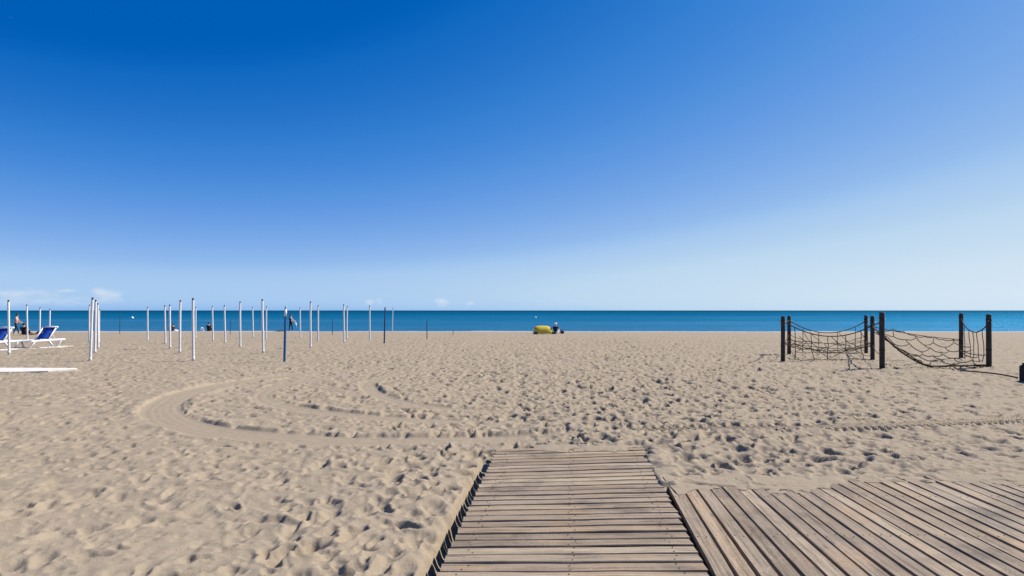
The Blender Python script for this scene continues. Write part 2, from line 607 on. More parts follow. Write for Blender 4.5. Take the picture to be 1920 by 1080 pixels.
TRACKS = [  # centre line, half width, depth, tread
    (spline([(1.2, 8.05), (-0.3, 7.92), (-1.7, 7.88), (-2.8, 8.08), (-3.9, 8.5), (-4.9, 9.3), (-5.65, 10.3), (-6.1, 11.4), (-6.35, 12.8), (-6.1, 14.6), (-5.2, 16.6), (-3.4, 19.0)]), 0.31, 0.032, 0.0),
    (spline([(0.2, 9.05), (-1.5, 9.4), (-2.6, 9.85), (-3.6, 10.55), (-4.5, 11.6), (-4.9, 12.8), (-4.9, 14.2), (-4.3, 15.8), (-3.2, 17.2)]), 0.22, 0.022, 0.0),
    (spline([(0.5, 10.0), (-1.2, 10.5), (-2.3, 11.7), (-2.95, 13.2), (-3.2, 14.6), (-2.9, 16.2), (-2.2, 17.6)]), 0.19, 0.018, 0.0),
    (spline([(0.9, 8.05), (2.2, 8.12), (3.7, 8.28), (5.2, 8.55), (6.6, 8.95), (8.6, 9.6), (12, 11.0)]), 0.21, 0.024, 2.4),
    (spline([(2.6, 9.9), (4.2, 10.0), (6.0, 10.4), (8.5, 11.3), (12, 12.8)]), 0.16, 0.012, 0.5),
]


# outlines of the two wooden decks in plan
def walk_left(y):
    return -0.43 + (y - 3.64) * 0.0794


def walk_right(y):
    return 1.137 + (y - 3.64) * 0.0964


WALK_END = 6.98
DECK_END = 5.47


def sand_height(x, y, fine=True):
    z = profile(y + 1.6 * vnoise(x / 9.0, y / 30.0, 55) * smooth(54, 60, y) + 0.9 * vnoise(x / 3.1, y / 30.0, 56) * smooth(54, 60, y))
    if not fine:
        return z
    wx = x + 0.05 * vnoise(x * 5, y * 5, 11) + 0.02 * vnoise(x * 17, y * 17, 12)
    wy = y + 0.05 * vnoise(x * 5, y * 5, 13) + 0.02 * vnoise(x * 17, y * 17, 14)
    und = 0.07 * vnoise(x / 2.6, y / 2.6, 1) + 0.035 * vnoise(x / 0.95, y / 0.95, 2) + 0.020 * vnoise(wx / 0.42, wy / 0.42, 3) + 0.017 * vnoise(wx / 0.19, wy / 0.19, 4)
    # wind-combed, long low ridges on both flanks
    und += 0.034 * vnoise(x / 0.8, y / 0.26, 5) * smooth(1.5, 4.5, np.abs(x - 0.2))
    rough = 0.015 * vnoise(wx / 0.085, wy / 0.085, 6) + 0.006 * vnoise(x / 0.04, y / 0.04, 7)
    # how trodden: dense on the way to the sea, sparser left foreground
    lane = np.exp(-((x - 0.6 - 0.10 * y) / (2.0 + 0.30 * y)) ** 2)
    left = smooth(-0.2, -1.6 - 0.05 * y, x) if False else 1 - smooth(-2.6, -0.6, x)
    dens = np.clip(0.54 + 0.6 * lane + 0.25 * vnoise(x / 3.1, y / 3.1, 21) - 0.14 * left * (1 - smooth(10, 16, y)), 0.1, 0.97)
    amp = (1 - 0.15 * smooth(1.4, 2.2, x) * (1 - smooth(7.6, 10, y))) * 1.0 * np.clip(0.60 + 0.62 * lane + 0.35 * vnoise(x / 2.2, y / 2.2, 22), 0.35, 1.35)
    amp = amp * (1 - 0.30 * left * (1 - smooth(7, 12, y)))
    fade = 1 - 0.55 * smooth(34, 52, y)
    foot = footprints(wx, wy, 0.31, 31, dens, 0.066, 0.115, 0.062)
    foot += footprints(wx + 7.3, wy + 3.1, 0.43, 47, dens * 0.85, 0.066, 0.130, 0.074)
    foot += 0.8 * footprints(wx + 1.7, wy + 9.1, 0.22, 61, dens * 0.85, 0.056, 0.068, 0.045)
    foot += 0.7 * footprints(wx + 4.9, wy + 5.3, 0.145, 83, 0.55 + 0.3 * lane, 0.030, 0.044, 0.030, 0.0)
    trod = foot * amp + und + rough
    keep = np.ones_like(x)
    add = np.zeros_like(x)
    for pts, hw, dp, tread in TRACKS:
        x0, x1 = min(p[0] for p in pts) - 1, max(p[0] for p in pts) + 1
        y0, y1 = min(p[1] for p in pts) - 1, max(p[1] for p in pts) + 1
        m = (x > x0) & (x < x1) & (y > y0) & (y < y1)
        xs, ys = x[m], y[m]
        d, sd, arc, L = seg_dist(xs, ys, pts)
        endf = smooth(0, 1.2, arc) * (1 - smooth(L - 2.2, L - 0.2, arc))
        d = d + 0.035 * vnoise(xs * 2.3, ys * 2.3, 77)
        inside = 1 - smooth(hw * 0.96, hw * 1.06, d)
        berm = np.exp(-((d - hw * 1.28) / (0.10)) ** 2) * dp * np.where(sd < 0, 1.1, 0.7) * (0.7 + 0.8 * vnoise(xs * 1.4, ys * 1.4, 78))
        hh = -dp * inside + berm
        hh += 0.0026 * np.sin(d / 0.12 * 2 * np.pi + 2.5 * vnoise(xs * 0.6, ys * 0.6, 80)) * inside * (0.4 + vnoise(xs * 0.8, ys * 0.8, 79) + 0.5)
        if tread:
            ph = (arc + 0.55 * d) / 0.105
            hh += tread * 0.011 * np.clip(np.sin(ph * 2 * np.pi) * 1.8, -1, 1) * inside
        keep[m] *= 1 - 0.9 * inside * endf
        add[m] += hh * endf
    z = z + trod * fade * keep + add
    # sand lies higher on the sea and right side of the decks, and is scooped out under them
    far = smooth(4.6, 6.6, y) * (1 - smooth(7.6, 11.0, y)) * smooth(-0.3, 1.6, x)
    rise = DECK_Z * np.maximum(far, smooth(0.9, 1.3, x) * smooth(4.9, 5.4, y) * (1 - smooth(7.0, 10.5, y)))
    near_deck = np.exp(-(np.maximum(0, y - DECK_END - 0.15) / 0.35) ** 2) * smooth(1.3, 1.7, x)
    near_deck = np.maximum(near_deck, np.exp(-((x - walk_right(y) - 0.08) / 0.16) ** 2) * smooth(5.0, 5.6, y) * (1 - smooth(6.9, 7.3, y)))
    z = np.where(near_deck > 0.01, z * (1 - 0.65 * near_deck), z) + rise
    jag = 0.10 * vnoise(x * 3.1, y * 3.1, 91) + 0.06 * vnoise(x * 9, y * 9, 92)
    wl, wr = walk_left(y), walk_right(y)
    # left flank of the walkway: sand lowered so that the plank ends stand clear
    lf = np.exp(-((x - wl + 0.05) / 0.27) ** 2) * (1 - smooth(6.4, 7.2, y)) * smooth(0, 1, y)
    z = z * (1 - 0.6 * lf) - 0.03 * lf
    z = z - 0.13 * smooth(0.19, 0.11, wl - x) * (1 - smooth(0.02, 0.12, x - wl)) * (1 - smooth(6.3, 6.95, y)) * smooth(0, 1, y)  # narrow trench shaped into the sand to deepen the shade beside the planks
    drift = smooth(0.34, 0.05, np.abs(x - (wr + 0.12))) if False else np.exp(-((x - wr - 0.10) / 0.10) ** 2) * smooth(5.0, 5.5, y) * (1 - smooth(6.7, 7.1, y))
    z = z + drift * 0.018
    inw = smooth(-0.02, 0.03, x - wl) * smooth(0.03, 0.12, wr - x) * smooth(-0.02, 0.10, WALK_END - y + jag * 1.2 + (x - 0.6) * 0.10)
    ind = smooth(-0.02, 0.05, x - wr) * smooth(-0.02, 0.08, DECK_END + 0.16 * smooth(1.8, 3.4, x) - y + jag)
    under = np.clip(np.maximum(inw, ind), 0, 1)
    edge = np.exp(-((y - DECK_END - 0.16 * smooth(1.8, 3.4, x) - 0.24) / 0.24) ** 2) * smooth(1.2, 1.5, x) * 0.012
    edge += np.exp(-((y - WALK_END - 0.15 - (x - 0.6) * 0.10) / 0.14) ** 2) * smooth(-0.3, 0.1, x) * (1 - smooth(1.4, 1.7, x)) * 0.02
    z = z + edge
    z = z * (1 - under) + (-0.15) * under
    return z


def build_sand():
    ys = [2.0]
    while ys[-1] < 44:
        ys.append(ys[-1] + max(ys[-1] * 0.0036, 0.0105))
    while ys[-1] < 92:
        ys.append(ys[-1] + ys[-1] * 0.009)
    head = [-300, -80, -25, -12, -7, -4.5, -3, -2, -1.2, -0.5, 0, 0.4, 0.8, 1.1, 1.35, 1.55, 1.7, 1.8, 1.88, 1.95]
    ys = np.array(head + ys)
    u = np.linspace(-1, 1, 1050)
    out = np.array([1.06, 1.15, 1.3, 1.6, 2.2, 4.0, 9.0, 30.0])
    u = np.concatenate([-out[::-1], u, out])
    W = np.maximum(0.88 * ys + 1.6, 4.2)
    X = u[None, :] * W[:, None]
    Y = np.repeat(ys[:, None], len(u), 1)
    Z = sand_height(X, Y)
    inner = (np.abs(u) <= 1.0)[None, :] & (ys >= 1.2)[:, None]
    Z = np.where(inner | (np.abs(X) < 6), Z, profile(Y) - 0.02)
    ny, nx = X.shape
    co = np.stack([X, Y, Z], -1).reshape(-1, 3).astype(np.float32)
    idx = np.arange(ny * nx, dtype=np.int32).reshape(ny, nx)
    q = np.stack([idx[:-1, :-1], idx[:-1, 1:], idx[1:, 1:], idx[1:, :-1]], -1).reshape(-1, 4)
    me = bpy.data.meshes.new("sand")
    me.vertices.add(len(co))
    me.vertices.foreach_set("co", co.ravel())
    me.loops.add(q.size)
    me.loops.foreach_set("vertex_index", q.ravel())
    me.polygons.add(len(q))
    me.polygons.foreach_set("loop_start", np.arange(0, q.size, 4, dtype=np.int32))
    me.polygons.foreach_set("use_smooth", np.ones(len(q), bool))
    me.update()
    me.validate()
    me.materials.append(SAND)
    o = link(bpy.data.objects.new("sand", me))
    tag(o, "pale beige beach sand trodden with footprints and tyre tracks", kind="structure")
    return o


build_sand()


def gz(x, y):
    """height of the sand at one spot"""
    return float(sand_height(np.array([float(x)]), np.array([float(y)]))[0])


def ground(px, py):
    """spot on the beach that lies under a pixel of the photograph"""
    v = (py - HORIZON) / FPX
    ds = np.linspace(2, 70, 6000)
    k = np.argmax(profile(ds) >= CAM_H - v * ds)
    if k == 0:
        k = len(ds) - 1
    d = float(ds[k])
    return Vector(((px - 960) / FPX * d, d, 0)), float(profile(d))


def height_at(py, d):
    return CAM_H - (py - HORIZON) / FPX * d


# ------------------------------------------------------------------ sea
def build_sea():
    xs = [-45000, -9000, -2500, -700, -250, -100, 0, 100, 250, 700, 2500, 9000, 45000]
    ys = [78, 95, 130, 200, 350, 700, 1600, 4000, 9000, 20000, 48000]
    vs = [(x, y, SEA_Z) for y in ys for x in xs]
    n = len(xs)
    fs = [(j * n + i, j * n + i + 1, (j + 1) * n + i + 1, (j + 1) * n + i) for j in range(len(ys) - 1) for i in range(n - 1)]
    o = mesh_obj("sea", vs, fs, SEA)
    tag(o, "calm deep blue sea reaching the horizon", kind="structure")


build_sea()

# ------------------------------------------------------------------ wooden decks
rng = random.Random(5)


def plank_mesh(name, length, width, thick, seed):
    """a board along local X with eased edges, slightly cupped and uneven"""
    r = random.Random(seed)
    n = 7
    prof = [(-.5, -.5), (.5, -.5), (.5, .28), (.47, .46), (.2, .5), (-.2, .5), (-.47, .46), (-.5, .28)]
    vs, fs = [], []
    for i in range(n):
        t = i / (n - 1)
        x = (t - .5) * length
        wob = r.uniform(-.0025, .0025)
        zz = r.uniform(-.0025, .0025)
        for k, (a, b) in enumerate(prof):
            dz = -0.003 if k in (4, 5) else 0.0
            vs.append((x, a * width + wob, b * thick + zz + dz))
    m = len(prof)
    for i in range(n - 1):
        for k in range(m):
            j = (k + 1) % m
            fs.append((i * m + k, (i + 1) * m + k, (i + 1) * m + j, i * m + j))
    fs.append(tuple(range(m)))
    fs.append(tuple(reversed(range((n - 1) * m, n * m))))
    me = bpy.data.meshes.new(name)
    me.from_pydata(vs, [], fs)
    me.materials.append(WOOD)
    me.update()
    return me


def lay(name, me, length, a, b, z, parent, tilt=0.0, roll=0.0):
    """lay a board from plan point a to b"""
    a, b = Vector(a), Vector(b)
    d = b - a
    o = link(bpy.data.objects.new(name, me), parent)
    o.location = ((a.x + b.x) / 2, (a.y + b.y) / 2, z)
    o.rotation_euler = (roll, tilt, math.atan2(d.y, d.x))
    o.scale = (d.length / length, 1, 1)
    return o


walk = empty("wooden_walkway", (0, 0, 0))
tag(walk, "straight wooden walkway of crosswise grey-brown planks ending in the sand", "walkway")
pm = [plank_mesh("plank", 1.6, 0.121, 0.034, 100 + i) for i in range(6)]
NPL = 29
Y0L, Y1L, Y0R, Y1R = 3.20, 6.83, 3.18, 7.07
nails = MB()
t = -36
for i in range(-34, NPL + 1):
    u = (i + 0.5) / NPL
    yl = Y0L + (Y1L - Y0L) * u + rng.uniform(-.005, .005)
    yr = Y0R + (Y1R - Y0R) * u + rng.uniform(-.006, .006)
    xl = walk_left(yl) + rng.uniform(-.005, .005)
    xr = walk_right(yr) - 0.012 + rng.uniform(-.012, .006)
    o = lay("plank", pm[i % 6], 1.6, (xl, yl), (xr, yr), DECK_Z - 0.017 + rng.uniform(-.0022, .0022), walk, rng.uniform(-.0015, .0015), rng.uniform(-.012, .012))
    o.scale.y = 0.875 + rng.uniform(-.05, .03)
    for f in (0.09, 0.5, 0.91):
        for s in (-.03, .03):
            nails.ball((xl + (xr - xl) * f + rng.uniform(-.03, .03), yl + (yr - yl) * f + s + rng.uniform(-.012, .012), DECK_Z + 0.0005), (.0058, .0058, .0018), 6, 4)
jm = plank_mesh("joist", 12.0, 0.09, 0.07, 400)
for f in (0.09, 0.5, 0.91):
    lay("joist", jm, 12.0, (walk_left(-1.2) + 1.55 * f, -1.2), (walk_left(6.9) + 1.62 * f, 6.9), DECK_Z - 0.075, walk)
no = nails.build("nail_heads", NAIL, walk, True)
no["kind"] = "stuff"

deck = empty("wooden_platform", (0, 0, 0))
tag(deck, "wide wooden platform of lengthwise weathered planks right of the walkway", "platform")
dm = [plank_mesh("plank", 3.6, 0.114, 0.034, 200 + i) for i in range(8)]
nails = MB()
PITCH = 0.128
for i in range(64):
    yf = DECK_END + 0.30 + 0.14 * min(1, max(0, (i * PITCH - .5) / 1.6)) + rng.uniform(-.03, .02)
    ang = math.radians(5.6 - 4.6 * min(1, i / 12.0))
    xm = walk_right(3.64) + 0.075 + i * PITCH
    def xa(y):
        return xm + (y - 3.64) * math.tan(ang)
    cut = 2.02 + rng.uniform(-.01, .01)
    if i % 9 == 4:
        cut = 2.6
    for (ya, yb, k) in ((cut, yf, 0), (cut - 3.4, cut - 0.012, 1)):
        o = lay("plank", dm[(i * 3 + k) % 8], 3.6, (xa(ya), ya), (xa(yb), yb), DECK_Z - 0.017 + rng.uniform(-.003, .003), deck, rng.uniform(-.001, .001), rng.uniform(-.018, .018))
        o.scale.y = 0.95 + rng.uniform(-.06, .035)
    for y in (2.3, 3.3, 4.3, 5.2):
        for s in (-.028, .028):
            nails.ball((xa(y) + s + rng.uniform(-.012, .012), y + rng.uniform(-.03, .03), DECK_Z + 0.0005), (.0058, .0058, .0018), 6, 4)
jm2 = plank_mesh("joist", 8.2, 0.09, 0.07, 401)
for y in (-1.0, 0.2, 1.2, 2.3, 3.3, 4.3, 5.2):
    lay("joist", jm2, 8.2, (walk_right(y) + .05, y), (walk_right(y) + 8.2, y + .05), DECK_Z - 0.075, deck)
no = nails.build("nail_heads", NAIL, deck, True)
no["kind"] = "stuff"

# thin drifts of blown sand lying on the ends of the boards
def sand_drift(label, x0, x1, y0, y1, edge, seed, bias=0.28):
    xs = np.arange(x0, x1, 0.022)
    ys = np.arange(y0, y1, 0.022)
    X, Y = np.meshgrid(xs, ys)
    d = edge(X) - Y                     # distance in from the buried edge
    n = vnoise(X * 2.1, Y * 2.1, seed) * 1.2 + vnoise(X * 6, Y * 6, seed + 1) * .8 + vnoise(X * 19, Y * 19, seed + 2) * .5
    H = 0.020 * (n + bias - 2.4 * np.maximum(d, 0))
    idx = {}
    vs, fs = [], []
    def vid(j, i):
        if (j, i) not in idx:
            idx[(j, i)] = len(vs)
            vs.append((X[j, i], Y[j, i], DECK_Z + 0.002 + min(H[j, i], 0.012)))
        return idx[(j, i)]
    for j in range(len(ys) - 1):
        for i in range(len(xs) - 1):
            if max(H[j, i], H[j + 1, i], H[j, i + 1], H[j + 1, i + 1]) > 0:
                fs.append((vid(j, i), vid(j, i + 1), vid(j + 1, i + 1), vid(j + 1, i)))
    o = mesh_obj("sand_drift", vs, fs, SAND, None, True)
    tag(o, label, "sand", kind="stuff")


sand_drift("thin sand blown over the far ends of the platform planks", walk_right(5.4) + .05, 8.5, 4.85, 5.85,
           lambda X: DECK_END + 0.16 * smooth(1.8, 3.4, X) + 0.10, 301)
sand_drift("thin sand blown over the far end of the walkway", -0.24, 1.43, 6.2, 7.15, lambda X: WALK_END + (X - 0.6) * 0.10, 311, 0.02)

# ------------------------------------------------------------------ parasol poles
def make_pole_meshes():
    s = MB()
    s.tube([(0, 0, -0.25), (0, 0, 0.0), (0, 0, 0.94), (0, 0, 0.955), (0, 0, 0.957)], [.040, .040, .037, .037, .033], 12)
    sh = s.build("tmp_shaft", WHITE, None, True)
    c = MB()
    c.tube([(0, 0, 0), (0, 0, .012), (0, 0, .055), (0, 0, .075), (0, 0, .085)], [.026, .026, .026, .034, .022], 10)
    cp = c.build("tmp_cap", DARKCAP, None, True)
    return sh.data, cp.data, sh, cp


sh_me, cap_me, t1, t2 = make_pole_meshes()
bpy.data.objects.remove(t1)
bpy.data.objects.remove(t2)


def with_mat(me, mat):
    m2 = me.copy()
    m2.materials.clear()
    m2.materials.append(mat)
    return m2


sh_blue = with_mat(sh_me, BLUEP)
sh_navy = with_mat(sh_me, NAVYP)
cap_grey = with_mat(cap_me, IRON)


def pole(name, label, cat, group, xt, yt, xb, yb, style="white", thin=1.0):
    g, z = ground(xb, yb)
    d = g.y
    zt = height_at(yt, d)
    xtop = (xt - 960) / FPX * d
    H = zt - z
    base = Vector((g.x, d, z))
    top = Vector((xtop, d + rng.uniform(-.05, .05), zt))
    o = empty(name, base)
    o.rotation_mode = "QUATERNION"
    o.rotation_quaternion = (top - base).to_track_quat("Z", "Y")
    tag(o, label, cat, group)
    L = (top - base).length
    sm = {"white": sh_me, "blue": sh_blue, "navy": sh_navy}[style]
    sh = link(bpy.data.objects.new("shaft", sm), o)
    capl = 0.085
    sh.scale = (thin, thin, (L - capl) / 0.957)
    cp = link(bpy.data.objects.new("cap", cap_me if style != "blue" else cap_grey), o)
    cp.location = (0, 0, L - capl - 0.002)
    cp.scale = (thin, thin, 1)
    if style == "blue":
        b = MB()
        b.tube([(0, 0, L - .33), (0, 0, L - .10)], .0405 * thin, 12)
        b.build("white_band", WHITE, o, True)
    if style == "white":
        b = MB()
        b.tube([(0, 0, .0), (0, 0, .10), (0, 0, .112)], [.047 * thin, .047 * thin, .0405 * thin], 12)
        b.build("ground_sleeve", WHITE, o, True)
    return o


WG = "white parasol poles standing in the sand"
POLES = [
    (15, 562, 17, 664, "tall white pole at the left edge in front of the cropped lounger"),
    (50, 571, 51.5, 643, "white pole just left of the fully visible lounger"),
    (74.5, 576, 74, 640, "white pole right behind the tilted blue lounger backrest, left of two"),
    (93.5, 579, 92.5, 638, "short far white pole rising above the lounger headrest"),
    (167.5, 571, 167, 642, "leftmost white pole of the tight five-pole cluster"),
    (174.5, 557.5, 169, 677.5, "nearest white pole of the tight cluster, leaning right with dark tip"),
    (178.5, 562, 178, 662, "middle white pole of the tight cluster, just behind the leaning one"),
    (184, 568, 184.2, 653, "fourth white pole in the tight cluster, counted from the left"),
    (187, 579, 185.5, 642, "shortest and rightmost white pole of the tight cluster"),
    (276.5, 575.5, 276.8, 638.5, "lone white pole in the gap right of the tight cluster"),
    (309.8, 572, 310.3, 644.5, "left pole of the close white pair right of the lone pole"),
    (317.3, 571, 319, 653, "right pole of the close white pair right of the lone pole"),
    (338.8, 562.5, 337, 661.5, "tall white pole second in height beside the nearest tall one"),
    (361.8, 558.5, 362.4, 676, "nearest and tallest white pole of the middle group, dark tip"),
    (367.5, 575, 366.5, 634.5, "far thin white pole half hidden right behind the tallest pole"),
    (398, 573.5, 399.5, 639, "white pole right beside the dark seated person"),
    (420.5, 572, 422.5, 643.5, "white pole midway between the seated person's pole and a taller one"),
    (450.6, 565, 450.6, 651.5, "tall white pole standing free left of the blue and white poles"),
    (473.5, 575, 474.8, 633, "small far white pole left of the tall close-set two"),
    (490.8, 560.5, 493.5, 661.5, "tall dark-tipped white pole left of the blue pole"),
    (500, 574, 499, 636, "far short white pole touching the tall one left of the blue pole"),
    (562.8, 576, 563.2, 634, "short white pole just right of the walker with the towel"),
    (582.6, 565, 582.3, 652, "tallest white pole right of the blue pole"),
    (597, 572, 596.5, 640.5, "white pole immediately right of the tallest one past the blue pole"),
    (644.8, 570.5, 645.5, 642.5, "taller left pole of the narrow white pair in the right group"),
    (650.8, 574, 650.2, 635.5, "shorter right pole of the narrow white pair in the right group"),
    (692.8, 572.5, 693.4, 638.5, "white pole standing alone left of the dark navy pole"),
    (736.8, 577, 735.5, 623, "rightmost white pole, small and far beside the navy pole"),
]
for xt, yt, xb, yb, lab in POLES:
    pole("parasol_pole", lab, "pole", WG, xt, yt, xb, yb)
pole("parasol_pole", "blue pole with white band and grey tip nearest the camera", "pole", None, 535, 573.5, 533.3, 678, "blue", 0.95)
NG = "dark blue poles further down the beach"
for xt, yt, xb, yb, lab, th in (
        (722, 575.5, 720.5, 643.5, "tall dark navy pole rising above the sea horizon among white poles", 0.95),
        (225.5, 588, 224.5, 626, "thin navy pole against the sea left of the lone white pole", .6),
        (432, 598, 431.5, 627, "thin navy pole low against the sea left of the free tall white pole", .6),
        (624, 596, 623, 628, "thin navy pole against the sea left of the narrow white pair", .6),
        (800.5, 600, 800.5, 635, "thin navy pole right of all the white poles", .7),
        (849.5, 618, 849.5, 628.5, "short navy stake, rightmost of the poles", .6)):
    pole("marker_pole", lab, "pole", NG, xt, yt, xb, yb, "navy", th)

# ------------------------------------------------------------------ sun loungers
def make_lounger(label, px, py, ang):
    g, z = ground(px, py)
    root = empty("sun_lounger", (g.x, g.y, gz(g.x, g.y) * .5 + z * .5 - .01), ang)
    tag(root, label, "sun lounger", "sun loungers on the left of the beach")
    S = 0.335
    for s in (-1, 1):
        m = MB()
        m.box((0, s * .315, S), (1.96, .06, .075), bev=.02)
        m.build("side_rail", PLASTIC, root)
    for xe in (-.82, .82):
        for s in (-1, 1):
            m = MB()
            m.tube([(xe - .06 * (1 if xe > 0 else -1), s * .30, S - .02), (xe, s * .12, .03)], [.042, .036], 8)
            m.build("leg", PLASTIC, root, True)
        m = MB()
        m.box((xe, 0, .025), (.09, .32, .05), bev=.015)
        m.build("foot_bar", PLASTIC, root)
    for x in (-.965, .965):
        m = MB()
        m.box((x, 0, S), (.055, .67, .07), bev=.018)
        m.build("end_rail", PLASTIC, root)
    HX, LB, AN = .0, .73, R(47)
    m = MB()
    n = 10
    for i in range(n + 1):
        x = -.93 + (HX + .90) * i / n
        m.v += [Vector((x, -.275, S + .03 - .012 * math.sin(math.pi * i / n))), Vector((x, .275, S + .03 - .012 * math.sin(math.pi * i / n)))]
    for i in range(n):
        m.f.append((2 * i, 2 * i + 2, 2 * i + 3, 2 * i + 1))
        m.m.append(0)
    so = m.build("seat_sling", BLUEF, root, True)
    md = so.modifiers.new("thickness", "SOLIDIFY")
    md.thickness = .008
    c, s_ = math.cos(AN), math.sin(AN)
    m = MB()
    for s in (-1, 1):
        m.tube([(HX, s * .30, S + .03), (HX + LB * c, s * .30, S + .03 + LB * s_)], .03, 8)
    back = m.build("backrest", PLASTIC, root, True)
    m = MB()
    for i in range(7):
        t = .05 + .9 * i / 6
        sag = .02 * math.sin(math.pi * t)
        for y in (-.278, .278):
            m.v.append(Vector((HX + LB * c * t + sag * s_, y, S + .03 + LB * s_ * t - sag * c)))
    for i in range(6):
        m.f.append((2 * i, 2 * i + 2, 2 * i + 3, 2 * i + 1))
        m.m.append(0)
    so = m.build("sling", BLUEF, back, True)
    md = so.modifiers.new("thickness", "SOLIDIFY")
    md.thickness = .008
    m = MB()
    m.tube([(HX + LB * c, -.35, S + .03 + LB * s_), (HX + LB * c, .35, S + .03 + LB * s_)], .045, 10)
    m.build("headrest", PLASTIC, back, True)
    m = MB()
    for s in (-.2, .2):
        m.tube([(HX + LB * c * .55, s, S + .03 + LB * s_ * .55), (.6, s, S)], .014, 6)
    m.build("prop", PLASTIC, back, True)
    return root


make_lounger("white sun lounger with raised blue backrest, wholly in view", 78, 652, R(88))
make_lounger("white sun lounger with blue backrest, cropped by the left edge", -8, 656, R(88))

# pale mats lying on the sand
def mat_strip(name, label, pts_far, pts_near, th=.03):
    vs = []
    n = len(pts_far)
    for (px, py) in list(pts_far) + list(pts_near):
        g, z = ground(px, py)
        vs.append(Vector((g.x, g.y, z + .03)))
    vs += [v - Vector((0, 0, .09)) for v in vs]
    fs = []
    for i in range(n - 1):
        fs.append((n + i, n + i + 1, i + 1, i))
        fs.append((3 * n + i, 2 * n + i, 2 * n + i + 1, 3 * n + i + 1)[::-1] if False else (2 * n + i, 2 * n + i + 1, 3 * n + i + 1, 3 * n + i))
        fs.append((n + i + 1, n + i, 3 * n + i, 3 * n + i + 1))
        fs.append((i, i + 1, 2 * n + i + 1, 2 * n + i))
    fs.append((0, n, 3 * n, 2 * n)[::-1])
    fs.append((n - 1, 2 * n - 1, 4 * n - 1, 3 * n - 1))
    o = mesh_obj(name, vs, fs, MATM)
    return tag(o, label, "mat", "pale walkway mats by the loungers")


mat_strip("beach_mat", "bright white strip of mat on the sand nearest the left edge",
          [(-260, 690), (-60, 691.5), (40, 691.5), (90, 691.8), (143, 692)], [(-260, 701), (-60, 700.5), (40, 699), (90, 697.5), (146, 693.5)])
mat_strip("beach_mat", "thin pale strip of mat running under the two sun loungers",
          [(-200, 656.5), (0, 655.5), (60, 652.5), (135, 649)], [(-200, 660), (0, 658.5), (60, 655), (137, 650.5)])

# ------------------------------------------------------------------ climbing nets
posts = {}


def net_post(key, label, px, yt, yb, r=.085):
    g, z = ground(px, yb)
    d = g.y
    H = height_at(yt, d) - z
    o = empty("net_post", (g.x, d, z))
    o.rotation_euler = (rng.uniform(-.008, .008), rng.uniform(-.008, .008), rng.uniform(0, 6))
    tag(o, label, "post", "dark timber posts of the climbing nets")
    m = MB()
    m.tube([(0, 0, -.4), (0, 0, .0), (0, 0, H * .5), (0, 0, H - .05), (0, 0, H - .015), (0, 0, H)], [r * 1.03, r * 1.02, r, r * .98, r * .9, r * .6], 14)
    m.build("shaft", POST, o, True)
    b = MB()
    for h in (H - .16, H * .33):
        b.tube([(0, 0, h - .02), (0, 0, h + .02)], r + .006, 14)
    b.build("rope_lashing", ROPE, o, True)
    b = MB()
    b.tube([(0, -r - .03, H - .19), (0, r + .06, H - .19)], .013, 8)
    b.build("bolt", IRON, o, True)
    posts[key] = (Vector((g.x, d, z)), H)
    return o


net_post("A", "leftmost dark post of the climbing nets", 1468, 592.5, 677, .064)
net_post("B", "dark post close behind the leftmost net post", 1479.5, 592, 664, .064)
net_post("C", "left one of the middle trio of dark net posts, farthest away", 1624, 591, 661.5, .064)
net_post("D", "middle one of the middle trio of dark net posts", 1636, 592, 675.5, .064)
net_post("E", "tallest and nearest dark net post, right one of the middle trio", 1654, 585, 692, .068)
net_post("F", "dark net post behind and left of the rightmost one", 1802, 587, 671.5, .064)
net_post("G", "rightmost dark net post", 1854.3, 589, 688, .068)


def P(k, h):
    b, H = posts[k]
    return b + Vector((0, 0, h))


def sag_curve(a, b, sag, n=16, skew=0.0):
    out = []
    for i in range(n + 1):
        t = i / n
        w = 4 * t * (1 - t)
        out.append(a.lerp(b, t) - Vector((0, 0, sag * w)) + Vector((0, 0, skew * math.sin(2 * math.pi * t))))
    return out


def rope(name, pts, parent, r=.014):
    m = MB()
    m.tube(pts, r * 0.8, 6)
    return m.build(name, ROPE, parent, True)


def jit(p, a=.03):
    return p + Vector((rng.uniform(-a, a), rng.uniform(-a, a), rng.uniform(-a, a)))


def wiggle(a, b, n=6, amp=.025, sag=0.0):
    out = []
    ph = rng.uniform(0, 6)
    for i in range(n + 1):
        t = i / n
        w = math.sin(math.pi * t)
        out.append(a.lerp(b, t) + Vector((amp * math.sin(5 * t + ph) * w, amp * math.cos(4 * t + ph) * w, -sag * 4 * t * (1 - t))))
    return out


def on_curve(c, t):
    f = t * (len(c) - 1)
    i = min(int(f), len(c) - 2)
    return c[i].lerp(c[i + 1], f - i)


def floor_pt(p, h=.02):
    return Vector((p.x, p.y, float(profile(p.y)) + h))


